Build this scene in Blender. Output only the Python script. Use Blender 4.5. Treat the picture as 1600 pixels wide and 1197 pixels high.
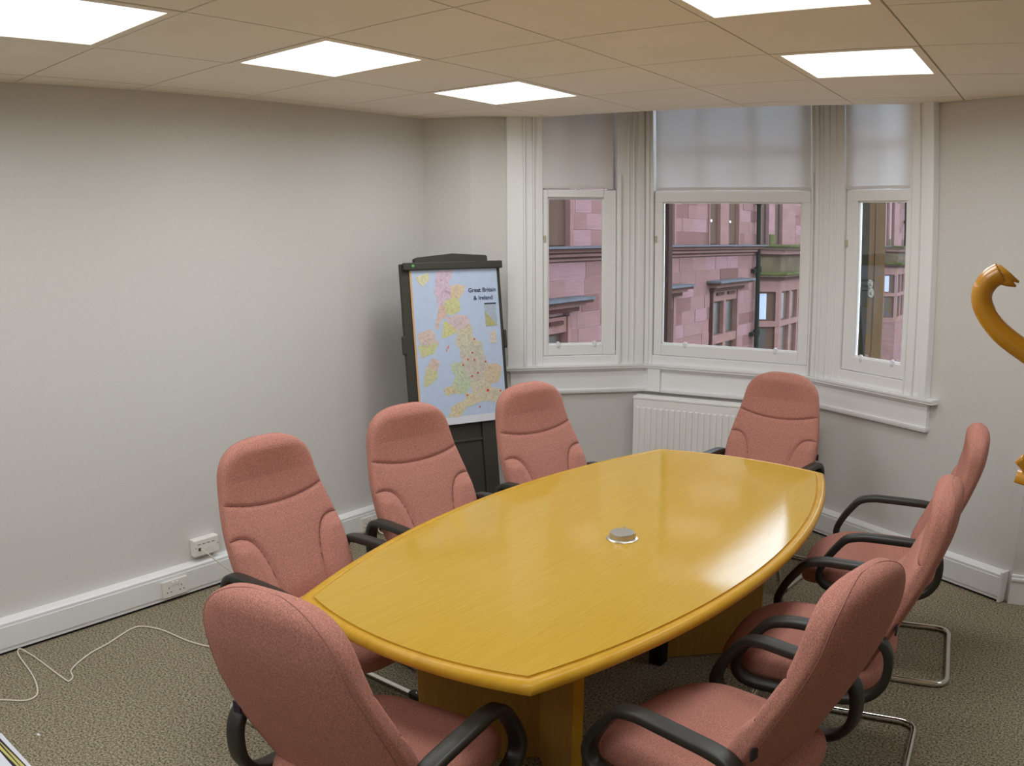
import bpy, bmesh, math, random
from mathutils import Vector, Matrix, noise

# ------------------------------------------------------------------ camera
sc = bpy.context.scene
for o in list(bpy.data.objects):
    bpy.data.objects.remove(o, do_unlink=True)
COL = sc.collection
R = math.radians
H = 2.49                                   # ceiling height
F_PX, K_LENS = 1366.98, 0.04683            # lens: r = F*(theta + K*theta^3), 1600 px frame
cam_d = bpy.data.cameras.new('camera')
cam = bpy.data.objects.new('camera', cam_d)
COL.objects.link(cam)
sc.camera = cam
yaw, pitch, roll = -0.628069, 0.168554, -0.004834
fw = Vector((math.sin(yaw)*math.cos(pitch), math.cos(yaw)*math.cos(pitch), -math.sin(pitch)))
r0 = Vector((math.cos(yaw), -math.sin(yaw), 0))
u0 = r0.cross(fw)
cr, sr = math.cos(roll), math.sin(roll)
rv = cr*r0 + sr*u0
uv = -sr*r0 + cr*u0
M = Matrix(((rv.x, uv.x, -fw.x, 2.96706), (rv.y, uv.y, -fw.y, -2.13312), (rv.z, uv.z, -fw.z, H-0.72926), (0, 0, 0, 1)))
cam.matrix_world = M
cam_d.sensor_fit = 'HORIZONTAL'
cam_d.sensor_width = 36.0
FM = F_PX/1600*36.0
cam_d.lens = FM
cam_d.clip_start = 0.02
cam_d.clip_end = 300
cam_d.type = 'PANO'                        # compact-camera lens with barrel distortion
cam_d.panorama_type = 'FISHEYE_LENS_POLYNOMIAL'
cam_d.fisheye_fov = math.pi
cam_d.fisheye_polynomial_k0 = 0
cam_d.fisheye_polynomial_k1 = -1/FM
cam_d.fisheye_polynomial_k2 = 0
cam_d.fisheye_polynomial_k3 = K_LENS/FM**3
cam_d.fisheye_polynomial_k4 = 0

# ------------------------------------------------------------------ world, exposure
PANEL_STRENGTH = 2.2      # glow of the diffuser itself
PANEL_WATTS = 6.4        # downward light of each fitting
PANEL_SPREAD = 168
PANEL_COLOR = (0.90, 0.955, 1.0)
SKY_STRENGTH = 7.4
w = bpy.data.worlds.new('overcast_sky')
sc.world = w
w.use_nodes = True
bg = w.node_tree.nodes['Background']
bg.inputs[0].default_value = (0.74, 0.84, 1.0, 1)
bg.inputs[1].default_value = SKY_STRENGTH
vs = sc.view_settings
vs.view_transform = 'Standard'
vs.look = 'None'
vs.gamma = 1
vs.use_curve_mapping = False
vs.exposure = 0.16

# ------------------------------------------------------------------ materials
MATS = {}
def srgb(r, g, b):
    f = lambda c: (c/255/12.92) if c/255 <= 0.04045 else ((c/255+0.055)/1.055)**2.4
    return (f(r), f(g), f(b), 1)
def mat(name, col, rough=0.6, metal=0.0, bump=None, var=None, spec=0.5, coat=0.0):
    """col: linear rgba; bump=(scale,strength,distance); var=(scale,amount,stretch)"""
    m = bpy.data.materials.new(name)
    m.use_nodes = True
    nt = m.node_tree
    b = nt.nodes['Principled BSDF']
    b.inputs['Base Color'].default_value = col
    b.inputs['Roughness'].default_value = rough
    b.inputs['Metallic'].default_value = metal
    b.inputs['Specular IOR Level'].default_value = spec
    if coat: b.inputs['Coat Weight'].default_value = coat
    tc = nt.nodes.new('ShaderNodeTexCoord')
    if var:
        mp = nt.nodes.new('ShaderNodeMapping')
        mp.inputs['Scale'].default_value = var[2] if len(var) > 2 else (1, 1, 1)
        nt.links.new(tc.outputs['Object'], mp.inputs[0])
        n = nt.nodes.new('ShaderNodeTexNoise')
        n.inputs['Scale'].default_value = var[0]
        n.inputs['Detail'].default_value = 5
        nt.links.new(mp.outputs[0], n.inputs[0])
        cr_ = nt.nodes.new('ShaderNodeValToRGB')
        a = var[1]
        cr_.color_ramp.elements[0].position = 0.3
        cr_.color_ramp.elements[1].position = 0.7
        cr_.color_ramp.elements[0].color = tuple(c*(1-a) for c in col[:3])+(1,)
        cr_.color_ramp.elements[1].color = tuple(min(1, c*(1+a)) for c in col[:3])+(1,)
        nt.links.new(n.outputs[0], cr_.inputs[0])
        nt.links.new(cr_.outputs[0], b.inputs['Base Color'])
    if bump:
        n2 = nt.nodes.new('ShaderNodeTexNoise')
        n2.inputs['Scale'].default_value = bump[0]
        n2.inputs['Detail'].default_value = 3
        nt.links.new(tc.outputs['Object'], n2.inputs[0])
        bp = nt.nodes.new('ShaderNodeBump')
        bp.inputs['Strength'].default_value = bump[1]
        bp.inputs['Distance'].default_value = bump[2]
        nt.links.new(n2.outputs[0], bp.inputs['Height'])
        nt.links.new(bp.outputs[0], b.inputs['Normal'])
    MATS[name] = m
    return m

mat('wallpaper', srgb(216, 212, 206), 0.8, bump=(260, 0.35, 0.002), var=(190, 0.05))
mat('ceiling_tile', srgb(252, 244, 228), 0.9, bump=(300, 0.2, 0.001), var=(2.0, 0.02))
mat('ceiling_gap', srgb(120, 108, 84), 0.9)
mat('white_gloss', srgb(243, 242, 240), 0.35)
mat('trunking', srgb(236, 235, 233), 0.45)
mat('trunk_shade_paint', srgb(30, 28, 26), 0.9)
mat('radiator_white', srgb(244, 241, 236), 0.4)
mat('fabric', srgb(184, 127, 112), 0.95, bump=(700, 0.5, 0.001), var=(300, 0.34), spec=0.15)
mat('fabric_seam', srgb(124, 78, 70), 0.95)
mat('black_plastic', srgb(44, 42, 36), 0.42, bump=(700, 0.1, 0.0005))
mat('chrome', srgb(215, 212, 205), 0.14, 1.0)
mat('steel', srgb(214, 210, 200), 0.34, 1.0)
mat('easel_grey', srgb(58, 55, 46), 0.6)
mat('paper_white', srgb(225, 226, 232), 0.7)
mat('map_sea', srgb(192, 207, 230), 0.55, var=(30, 0.04))
mat('ink', srgb(40, 44, 66), 0.7)
mat('red_dot', srgb(222, 70, 52), 0.6)
mat('yellow_dot', srgb(226, 190, 60), 0.6)
mat('green_badge', srgb(96, 170, 90), 0.5)
mat('cream_plastic', srgb(236, 231, 224), 0.4)
mat('cable_white', srgb(224, 216, 198), 0.5)
mat('socket_dark', srgb(70, 60, 56), 0.6)
mat('gold_wood', srgb(206, 140, 22), 0.28, var=(14, 0.18, (1, 1, 0.15)), coat=0.4)
mat('end_grain', srgb(220, 172, 118), 0.5)
mat('seal', srgb(120, 110, 90), 0.6)
mat('brass', srgb(206, 196, 164), 0.35, 0.4)
mat('dull_brass', srgb(104, 98, 78), 0.6)
mat('timber_brown', srgb(76, 56, 32), 0.8, spec=0.1, var=(9, 0.2, (6, 6, 0.5)))
mat('timber_dark', srgb(37, 33, 23), 0.9, spec=0.05)
mat('paper_yellow', srgb(206, 196, 110), 0.6)
mat('paper_black', srgb(40, 30, 40), 0.6)
mat('mortar', srgb(122, 100, 98), 0.9)
for i, c in enumerate([(102, 76, 73), (98, 72, 68), (88, 62, 58), (107, 81, 81), (82, 58, 53)]):
    mat('stone_%d' % i, srgb(*c), 0.95, bump=(25, 0.4, 0.01), var=(5, 0.14, (1, 0.4, 2)), spec=0.08)
mat('stone_trim', srgb(101, 75, 69), 0.95, spec=0.06, var=(4, 0.12))
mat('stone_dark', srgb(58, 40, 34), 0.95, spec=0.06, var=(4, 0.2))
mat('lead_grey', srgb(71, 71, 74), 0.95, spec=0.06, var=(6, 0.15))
mat('moss', srgb(60, 63, 34), 0.95, spec=0.06, var=(6, 0.35))
mat('moss_stone', srgb(71, 61, 47), 0.95, spec=0.06, var=(3, 0.3))
mat('frame_brown', srgb(65, 48, 38), 0.8, spec=0.1, var=(6, 0.15, (1, 1, 0.2)))
mat('window_dark', srgb(42, 37, 30), 0.35, spec=0.25)
mat('curtain_pale', srgb(133, 141, 158), 0.8)
mat('pipe_green', srgb(24, 26, 22), 0.95, spec=0.06)
mat('asphalt', srgb(80, 80, 81), 0.9)
mat('white_knob', srgb(235, 235, 238), 0.3)

def mk_wood(name, c1, c2, rough, stretch, vertical=False):
    m = bpy.data.materials.new(name); m.use_nodes = True
    nt = m.node_tree; b = nt.nodes['Principled BSDF']
    tc = nt.nodes.new('ShaderNodeTexCoord'); mp = nt.nodes.new('ShaderNodeMapping')
    mp.inputs['Scale'].default_value = stretch
    nt.links.new(tc.outputs['Object'], mp.inputs[0])
    n = nt.nodes.new('ShaderNodeTexNoise'); n.inputs['Scale'].default_value = 3.0; n.inputs['Detail'].default_value = 8; n.inputs['Roughness'].default_value = 0.65
    nt.links.new(mp.outputs[0], n.inputs[0])
    cr_ = nt.nodes.new('ShaderNodeValToRGB')
    cr_.color_ramp.elements[0].position = 0.32; cr_.color_ramp.elements[1].position = 0.68
    cr_.color_ramp.elements[0].color = c1; cr_.color_ramp.elements[1].color = c2
    nt.links.new(n.outputs[0], cr_.inputs[0]); nt.links.new(cr_.outputs[0], b.inputs['Base Color'])
    b.inputs['Roughness'].default_value = rough; b.inputs['Specular IOR Level'].default_value = 0.2
    bp = nt.nodes.new('ShaderNodeBump'); bp.inputs['Strength'].default_value = 0.12; bp.inputs['Distance'].default_value = 0.001
    nt.links.new(n.outputs[0], bp.inputs['Height']); nt.links.new(bp.outputs[0], b.inputs['Normal'])
    MATS[name] = m
mk_wood('table_oak', srgb(188, 148, 50), srgb(198, 159, 66), 0.075, (46, 2.2, 8))
mk_wood('table_edge', srgb(188, 140, 32), srgb(204, 158, 52), 0.3, (8, 2, 8))
mk_wood('panel_oak', srgb(162, 120, 54), srgb(180, 138, 70), 0.4, (22, 22, 1.2))

def mk_carpet():
    m = bpy.data.materials.new('carpet'); m.use_nodes = True
    nt = m.node_tree; b = nt.nodes['Principled BSDF']
    tc = nt.nodes.new('ShaderNodeTexCoord')
    n = nt.nodes.new('ShaderNodeTexNoise'); n.inputs['Scale'].default_value = 110; n.inputs['Detail'].default_value = 4; n.inputs['Roughness'].default_value = 0.8
    nt.links.new(tc.outputs['Object'], n.inputs[0])
    cr_ = nt.nodes.new('ShaderNodeValToRGB')
    cr_.color_ramp.elements[0].position = 0.38; cr_.color_ramp.elements[1].position = 0.62
    cr_.color_ramp.elements[0].color = srgb(62, 56, 47); cr_.color_ramp.elements[1].color = srgb(186, 172, 144)
    nt.links.new(n.outputs[0], cr_.inputs[0]); nt.links.new(cr_.outputs[0], b.inputs['Base Color'])
    b.inputs['Roughness'].default_value = 1.0; b.inputs['Specular IOR Level'].default_value = 0.05
    bp = nt.nodes.new('ShaderNodeBump'); bp.inputs['Strength'].default_value = 0.6; bp.inputs['Distance'].default_value = 0.004
    nt.links.new(n.outputs[0], bp.inputs['Height']); nt.links.new(bp.outputs[0], b.inputs['Normal'])
    MATS['carpet'] = m
mk_carpet()

def mk_emit():
    m = bpy.data.materials.new('light_diffuser'); m.use_nodes = True
    b = m.node_tree.nodes['Principled BSDF']
    b.inputs['Base Color'].default_value = (0.9, 0.9, 0.9, 1)
    b.inputs['Emission Color'].default_value = PANEL_COLOR+(1,)
    b.inputs['Emission Strength'].default_value = PANEL_STRENGTH
    MATS['light_diffuser'] = m
mk_emit()

def mk_glass():
    m = bpy.data.materials.new('window_glass'); m.use_nodes = True
    nt = m.node_tree
    out = nt.nodes['Material Output']
    nt.nodes.remove(nt.nodes['Principled BSDF'])
    t = nt.nodes.new('ShaderNodeBsdfTransparent'); t.inputs[0].default_value = (0.93, 0.95, 0.95, 1)
    g = nt.nodes.new('ShaderNodeBsdfGlossy'); g.inputs['Roughness'].default_value = 0.02
    fr = nt.nodes.new('ShaderNodeFresnel'); fr.inputs['IOR'].default_value = 1.45
    mx = nt.nodes.new('ShaderNodeMixShader')
    nt.links.new(fr.outputs[0], mx.inputs[0]); nt.links.new(t.outputs[0], mx.inputs[1]); nt.links.new(g.outputs[0], mx.inputs[2])
    nt.links.new(mx.outputs[0], out.inputs[0])
    MATS['window_glass'] = m
mk_glass()

def mk_blind():
    m = bpy.data.materials.new('blind_fabric'); m.use_nodes = True
    nt = m.node_tree; out = nt.nodes['Material Output']
    b = nt.nodes['Principled BSDF']
    b.inputs['Base Color'].default_value = srgb(248, 244, 239); b.inputs['Roughness'].default_value = 0.9
    t = nt.nodes.new('ShaderNodeBsdfTranslucent'); t.inputs[0].default_value = srgb(236, 236, 238)
    mx = nt.nodes.new('ShaderNodeMixShader'); mx.inputs[0].default_value = 0.34
    nt.links.new(b.outputs[0], mx.inputs[1]); nt.links.new(t.outputs[0], mx.inputs[2]); nt.links.new(mx.outputs[0], out.inputs[0])
    MATS['blind_fabric'] = m
mk_blind()

# ------------------------------------------------------------------ mesh helpers
class MB:
    def __init__(self): self.v = []; self.f = []
    def add(self, vs_, fs_):
        n = len(self.v); self.v += [tuple(p) for p in vs_]; self.f += [tuple(i+n for i in q) for q in fs_]
        return self
    def box(self, x0, x1, y0, y1, z0, z1):
        return self.add([(x0,y0,z0),(x1,y0,z0),(x1,y1,z0),(x0,y1,z0),(x0,y0,z1),(x1,y0,z1),(x1,y1,z1),(x0,y1,z1)],
                        [(0,3,2,1),(4,5,6,7),(0,1,5,4),(1,2,6,5),(2,3,7,6),(3,0,4,7)])
    def bbox(self, x0, x1, y0, y1, z0, z1, bev=0.003, seg=2):
        bm = bmesh.new()
        bmesh.ops.create_cube(bm, size=1)
        for q in bm.verts:
            q.co = Vector(((x0+x1)/2+q.co.x*(x1-x0), (y0+y1)/2+q.co.y*(y1-y0), (z0+z1)/2+q.co.z*(z1-z0)))
        bmesh.ops.bevel(bm, geom=bm.edges[:], offset=bev, segments=seg, profile=0.5, affect='EDGES')
        bm.verts.index_update()
        self.add([q.co for q in bm.verts], [[q.index for q in f.verts] for f in bm.faces]); bm.free(); return self
    def prism(self, poly, z0, z1):
        n = len(poly)
        a = sum(poly[i][0]*poly[(i+1)%n][1]-poly[(i+1)%n][0]*poly[i][1] for i in range(n))
        if a < 0: poly = poly[::-1]
        vs_ = [(x,y,z0) for x,y in poly]+[(x,y,z1) for x,y in poly]
        fs_ = [tuple(range(n))[::-1], tuple(range(n,2*n))]+[(i,(i+1)%n,n+(i+1)%n,n+i) for i in range(n)]
        return self.add(vs_, fs_)
    def tube(self, path, rad, closed=False, n=12, up=(0,0,1), flat=None):
        """rad: float or list; flat=(a,b) elliptical section half sizes: a along side, b along up"""
        P = [Vector(p) for p in path]; m = len(P)
        t0 = (P[1]-P[0]).normalized(); u = Vector(up); u = (u-t0*u.dot(t0))
        if u.length < 1e-4: u = Vector((1,0,0)); u = u-t0*u.dot(t0)
        u.normalize(); vs_ = []
        for i in range(m):
            if closed: t = (P[(i+1)%m]-P[i-1]).normalized()
            else: t = (P[min(i+1,m-1)]-P[max(i-1,0)]).normalized()
            u = (u-t*u.dot(t)).normalized(); s = t.cross(u)
            ra = rad[i] if isinstance(rad,(list,tuple)) else rad
            for k in range(n):
                a = 2*math.pi*k/n; c, d = math.cos(a), math.sin(a)
                if flat:
                    c = math.copysign(abs(c)**0.5, c); d = math.copysign(abs(d)**0.5, d)
                    vs_.append(P[i]+s*c*flat[0]+u*d*flat[1])
                else: vs_.append(P[i]+s*c*ra+u*d*ra)
        fs_ = []
        for i in range(m if closed else m-1):
            j = (i+1) % m
            for k in range(n): fs_.append((i*n+k, i*n+(k+1)%n, j*n+(k+1)%n, j*n+k))
        if not closed: fs_ += [tuple(range(n))[::-1], tuple(range((m-1)*n, m*n))]
        return self.add(vs_, fs_)
    def lathe(self, prof, n=24, c=(0,0,0)):
        vs_ = []; m = len(prof)
        for r_, z in prof:
            for k in range(n):
                a = 2*math.pi*k/n; vs_.append((c[0]+r_*math.cos(a), c[1]+r_*math.sin(a), c[2]+z))
        fs_ = [(i*n+k, i*n+(k+1)%n, (i+1)*n+(k+1)%n, (i+1)*n+k) for i in range(m-1) for k in range(n)]
        fs_ += [tuple(range(n))[::-1], tuple(range((m-1)*n, m*n))]
        return self.add(vs_, fs_)
    def mesh(self, name, material, smooth=False):
        me = bpy.data.meshes.new(name); me.from_pydata(self.v, [], self.f)
        me.materials.append(MATS[material])
        if smooth:
            me.shade_smooth()
            if smooth == 'auto': 
                try: me.set_sharp_from_angle(angle=R(40))
                except Exception: pass
        me.update(); return me
    def build(self, name, material, parent=None, smooth=False):
        return link(name, self.mesh(name, material, smooth), parent)
def link(name, me, parent=None):
    o = bpy.data.objects.new(name, me); COL.objects.link(o)
    if parent: o.parent = parent
    return o
def empty(name, loc=(0,0,0), rz=0):
    o = bpy.data.objects.new(name, None); COL.objects.link(o); o.location = loc; o.rotation_euler = (0,0,rz); o.empty_display_size = 0.1
    return o
def tag(o, label, cat, group=None):
    o['label'] = label; o['category'] = cat
    if group: o['group'] = group
    return o
def struct(o): o['kind'] = 'structure'; return o
def smooth_path(pts, n=8, closed=False):
    P = [Vector(p) for p in pts]; m = len(P); out = []
    for i in range(m if closed else m-1):
        g = (lambda k: P[k % m]) if closed else (lambda k: P[max(0, min(m-1, k))])
        a, b, c, d = g(i-1), g(i), g(i+1), g(i+2)
        for k in range(n):
            t = k/n
            out.append(0.5*((2*b)+(c-a)*t+(2*a-5*b+4*c-d)*t*t+(3*b-a-3*c+d)*t**3))
    if not closed: out.append(P[-1])
    return out
def fillet(pts, r, n=6):
    """round the corners of a polyline"""
    P = [Vector(p) for p in pts]; out = [P[0]]
    for i in range(1, len(P)-1):
        a = (P[i-1]-P[i]); b = (P[i+1]-P[i]); rr = min(r, a.length*0.49, b.length*0.49)
        p0 = P[i]+a.normalized()*rr; p2 = P[i]+b.normalized()*rr
        for k in range(n+1):
            t = k/n; out.append((1-t)**2*p0+2*t*(1-t)*P[i]+t*t*p2)
    out.append(P[-1]); return out

# ------------------------------------------------------------------ room shell
K0 = (-0.93, -4.6); K1 = (-0.667, 1.951); K2 = (-0.39, 2.07)
KB = (0.396, 2.86); KC = (1.485, 2.986); K3 = (2.82, 2.318)
K4 = (5.2, 2.318+2.38*math.tan(R(7))); K5 = (5.2, -4.6)
INNER = [K0, K1, K2, KB, KC, K3, K4, K5]
def offset_poly(P, d):
    n = len(P); out = []
    for i in range(n):
        a, b, c = Vector(P[i-1]), Vector(P[i]), Vector(P[(i+1) % n])
        t1 = (b-a).normalized(); t2 = (c-b).normalized()
        n1 = Vector((-t1.y, t1.x)); n2 = Vector((-t2.y, t2.x))     # clockwise polygon: left is outside
        m_ = (n1+n2); m_ = m_/max(0.2, m_.dot(n1))
        out.append((b+m_*d)[:])
    return out
OUTER = offset_poly(INNER, 0.16)
ROOM_TOP = 3.1
def wall(name, i, z0=0, z1=ROOM_TOP, ab=None):
    a, b, c, d = INNER[i], INNER[(i+1) % 8], OUTER[(i+1) % 8], OUTER[i]
    if ab:
        A_, B_, C_, D_ = Vector(a), Vector(b), Vector(c), Vector(d)
        a = A_.lerp(B_, ab[0]); b = A_.lerp(B_, ab[1])
        nrm = Vector((-(B_-A_).y, (B_-A_).x)).normalized()*0.16
        c = (D_.lerp(C_, 1) if ab[1] == 1 else b+nrm); d = (D_ if ab[0] == 0 else a+nrm)
    return MB().prism([tuple(a[:2]), tuple(b[:2]), tuple(c[:2]), tuple(d[:2])], z0, z1)
struct(wall('wall_left', 0).build('wall_left', 'wallpaper'))
struct(wall('wall_back_left', 1).build('wall_back_left', 'wallpaper'))
SILL = 0.947
L2 = (Vector(KB)-Vector(K2)).length; LR = (Vector(K3)-Vector(KC)).length
wl = wall('w', 2, 0, SILL); tmp = wall('w', 2, SILL, ROOM_TOP, (0, 0.40/L2)); wl.add(tmp.v, tmp.f)
tmp = wall('w', 2, 2.9, ROOM_TOP, (0.40/L2, 1)); wl.add(tmp.v, tmp.f)
struct(wl.build('wall_bay_left', 'wallpaper'))
wl = wall('w', 3, 0, SILL); tmp = wall('w', 3, 2.9, ROOM_TOP); wl.add(tmp.v, tmp.f)
struct(wl.build('wall_bay_centre', 'wallpaper'))
wl = wall('w', 4, 0, SILL); tmp = wall('w', 4, SILL, ROOM_TOP, (0.72/LR, 1)); wl.add(tmp.v, tmp.f)
tmp = wall('w', 4, 2.9, ROOM_TOP, (0, 0.72/LR)); wl.add(tmp.v, tmp.f)
struct(wl.build('wall_bay_right', 'wallpaper'))
struct(wall('w', 5).build('wall_back_right', 'wallpaper'))
struct(wall('w', 6).build('wall_right', 'wallpaper'))
struct(wall('w', 7).build('wall_front', 'wallpaper'))
struct(MB().prism(OUTER, -0.12, 0.0).build('floor', 'carpet'))
struct(MB().prism(OUTER, ROOM_TOP, ROOM_TOP+0.1).build('ceiling_slab', 'ceiling_gap'))

# suspended ceiling: clipped tiles
E1 = (-0.06, 2.37); E2 = (2.16, 2.635)
def clip(poly, p, q):
    """keep the part on the right-hand side of p->q"""
    out = []; px, py = p; dx, dy = q[0]-p[0], q[1]-p[1]
    sd = lambda a: dx*(a[1]-py)-dy*(a[0]-px)
    for i in range(len(poly)):
        a, b = poly[i-1], poly[i]; sa, sb = sd(a), sd(b)
        if (sa <= 0) != (sb <= 0):
            t = sa/(sa-sb); out.append((a[0]+(b[0]-a[0])*t, a[1]+(b[1]-a[1])*t))
        if sb <= 0: out.append(b)
    return out
def room_pieces(poly):
    res = []
    def band(x0, x1, lines):
        p = poly
        p = clip(p, (x0, -9), (x0, 9)); 
        if p: p = clip(p, (x1, 9), (x1, -9))
        for a, b in lines:
            if p: p = clip(p, a, b)
        if len(p) >= 3:
            ar = abs(sum(p[i-1][0]*p[i][1]-p[i][0]*p[i-1][1] for i in range(len(p))))/2
            if ar > 2e-4: res.append(p)
    fr = ((5.2, -4.6), (-3, -4.6))
    band(-2, K2[0], [(K0, K1), (K1, K2), fr])
    band(K2[0], K3[0], [(K2, E1), (E1, E2), (E2, K3), fr])
    band(K3[0], 5.2, [(K3, K4), fr])
    return res
cb = MB()
for p in room_pieces([(-3, -6), (7, -6), (7, 5), (-3, 5)]): cb.prism(p, H+0.014, H+0.03)
ceiling = struct(cb.build('ceiling', 'ceiling_gap'))
LIGHTS = {(0,0), (0,2), (3,2), (3,0), (0,-2), (3,-2), (0,-4), (3,-4), (0,-6), (3,-6), (6,2)}  # unseen fifth row and third column added to light chair backs, right wall
G = 0.6; g = 0.004
for u in range(-3, 9):
    for v in range(-9, 5):
        if (u, v) in LIGHTS: continue
        ps = room_pieces([(u*G+g, v*G+g), ((u+1)*G-g, v*G+g), ((u+1)*G-g, (v+1)*G-g), (u*G+g, (v+1)*G-g)])
        if ps:
            tb = MB()
            for p in ps: tb.prism(p, H, H+0.0138)
            tb.build('ceiling_tile', 'ceiling_tile', ceiling)
# upstand that closes the void above the bay
d_ = (Vector(E2)-Vector(E1)).normalized(); n_ = Vector((-d_.y, d_.x))
struct(MB().prism([E1, E2, tuple(Vector(E2)-n_*0.03), tuple(Vector(E1)-n_*0.03)], H+0.03, ROOM_TOP).build('trim_1', 'ceiling_gap'))

lab = {(0,0): 'square flush ceiling light panel above the left wall, second of its row', (0,2): 'square flush ceiling light panel closest to the left bay window',
       (3,2): 'square flush ceiling light panel right in front of the right bay window', (3,0): 'bright ceiling light panel cut by the top edge, right of centre',
       (0,-2): 'bright ceiling light panel cut by the top left corner of the photo'}
for (u, v) in sorted(LIGHTS):
    if u*G+G > 5.1 or v*G < -4.4: continue
    o = empty('ceiling_light', (u*G+G/2, v*G+G/2, H))
    tag(o, lab.get((u, v), 'ceiling light panel outside the picture, %s from left wall, %s from window' % ({0: 'first column', 3: 'second column', 6: 'added third column'}[u], {2: 'first row', 0: 'second row', -2: 'third row', -4: 'fourth row', -6: 'added fifth row'}[v])), 'ceiling light', 'square ceiling light panels')
    h, i = 0.296, 0.262
    fb = MB()
    for q in ((-h, h, -h, -i), (-h, h, i, h), (-h, -i, -i, i), (i, h, -i, i)): fb.box(*q, -0.002, 0.013)
    fb.build('frame', 'ceiling_tile', o)
    MB().box(-i, i, -i, i, 0.001, 0.012).build('diffuser', 'light_diffuser', o)
    ld = bpy.data.lights.new('panel_lamp', 'AREA'); ld.shape = 'SQUARE'; ld.size = 2*i-0.01; ld.energy = PANEL_WATTS; ld.color = PANEL_COLOR; ld.spread = R(PANEL_SPREAD)
    lo = bpy.data.objects.new('panel_lamp', ld); COL.objects.link(lo); lo.parent = o; lo.location = (0, 0, -0.003)

# ------------------------------------------------------------------ bay windows
PA, PB, PC = (-0.202, 2.192), (0.424, 2.802), (1.474, 2.924)
TH = (R(44.28), R(6.63), R(-26.57))
def frame_pt(k, s, e):
    p = (PA, PB, PC)[k]; t = TH[k]
    return (p[0]+s*math.cos(t)-e*math.sin(t), p[1]+s*math.sin(t)+e*math.cos(t))
TOPW = 2.9
def make_window(k, name, s0, s1, g0, g1, zb, zg0, zg1, posts, cas):
    """s0..s1 sash, g0..g1 glass"""
    o = struct(empty(name, (*(PA, PB, PC)[k], 0), TH[k]))
    ZT = 2.046
    # lower sash
    MB().bbox(s0, g0, 0.04, 0.085, zb, ZT, 0.004).build('sash_stile', 'white_gloss', o)
    MB().bbox(g1, s1, 0.04, 0.085, zb, ZT, 0.004).build('sash_stile', 'white_gloss', o)
    MB().bbox(g0, g1, 0.04, 0.085, zb, zg0, 0.004).build('bottom_rail', 'white_gloss', o)
    MB().bbox(g0-0.05 if k else g0, g1+(0.05 if k else 0), 0.036, 0.085, zg1, ZT, 0.004).build('meeting_rail', 'white_gloss', o)
    MB().box(g0-0.004, g1+0.004, 0.064, 0.067, zg0-0.004, zg1+0.004).build('pane', 'window_glass', o)
    # glazing bead
    bd = MB()
    for q in ((g0, g0+0.008, zg0, zg1), (g1-0.008, g1, zg0, zg1)): bd.box(q[0], q[1], 0.052, 0.064, q[2], q[3])
    bd.box(g0, g1, 0.052, 0.064, zg0, zg0+0.008); bd.box(g0, g1, 0.052, 0.064, zg1-0.008, zg1)
    bd.build('glazing_bead', 'white_gloss', o)
    # upper sash behind the blind
    us = MB()
    us.box(s0, s0+0.045, 0.095, 0.13, ZT-0.06, TOPW-0.04); us.box(s1-0.045, s1, 0.095, 0.13, ZT-0.06, TOPW-0.04)
    us.box(s0+0.045, s1-0.045, 0.095, 0.13, TOPW-0.09, TOPW-0.04); us.box(s0+0.045, s1-0.045, 0.095, 0.13, ZT-0.06, ZT)
    for q in ((0.33, 0.66) if k == 1 else (0.5,)):
        x = s0+(s1-s0)*q; us.box(x-0.01, x+0.01, 0.1, 0.125, ZT, TOPW-0.09)
    us.box(s0+0.045, s1-0.045, 0.1, 0.125, 2.3, 2.32)
    us.build('upper_sash', 'white_gloss', o)
    MB().box(s0+0.04, s1-0.04, 0.111, 0.114, ZT-0.01, TOPW-0.08).build('pane', 'window_glass', o)
    # box frame: bottom, head, posts
    MB().bbox(posts[0], posts[1], 0.03, 0.16, SILL, zb-0.003, 0.003).build('frame_sill', 'white_gloss', o)
    MB().box(posts[0], posts[1], 0.03, 0.16, TOPW-0.04, TOPW).build('frame_head', 'white_gloss', o)
    MB().bbox(posts[0], s0-0.004, 0.022, 0.16, SILL, TOPW-0.04, 0.003).build('frame_jamb', 'white_gloss', o)
    MB().bbox(s1+0.004, posts[1], 0.022, 0.16, SILL, TOPW-0.04, 0.003).build('frame_jamb', 'white_gloss', o)
    for (a, b, e, z1) in cas:
        MB().bbox(a, b, e, 0.06, SILL, z1, 0.004).build('moulding', 'white_gloss', o)
    # two small white lifts on the bottom rail
    for q in (0.18, 0.84):
        x = g0+(g1-g0)*q
        MB().lathe([(0.011, 0), (0.012, 0.022), (0.009, 0.030), (0.001, 0.032)], 14, (x, 0.040, zg0-0.012)).build('sash_lift', 'white_knob', o, 'auto')
    # catch on the stile
    MB().bbox(s0+0.004, s0+0.016, 0.03, 0.042, 1.72, 1.76, 0.003).build('catch', 'brass', o)
    return o
make_window(0, 'window_1', 0.227, 0.694, 0.258, 0.614, 1.008, 1.077, 1.997, (0.19, 0.86),
            [(0.0, 0.10, 0.012, TOPW), (0.10, 0.113, 0.0, TOPW), (0.113, 0.16, 0.022, TOPW), (0.16, 0.172, 0.01, TOPW), (0.172, 0.213, 0.028, TOPW),
             (0.703, 0.72, 0.004, 2.146), (0.765, 0.775, 0.014, TOPW), (0.80, 0.81, 0.012, TOPW), (0.835, 0.872, 0.010, TOPW)])
make_window(1, 'window_2', 0.047, 1.036, 0.100, 0.980, 1.006, 1.078, 1.973, (0.0, 1.06),
            [(0.0, 0.022, 0.008, TOPW), (1.042, 1.054, 0.006, 2.15)])
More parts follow.
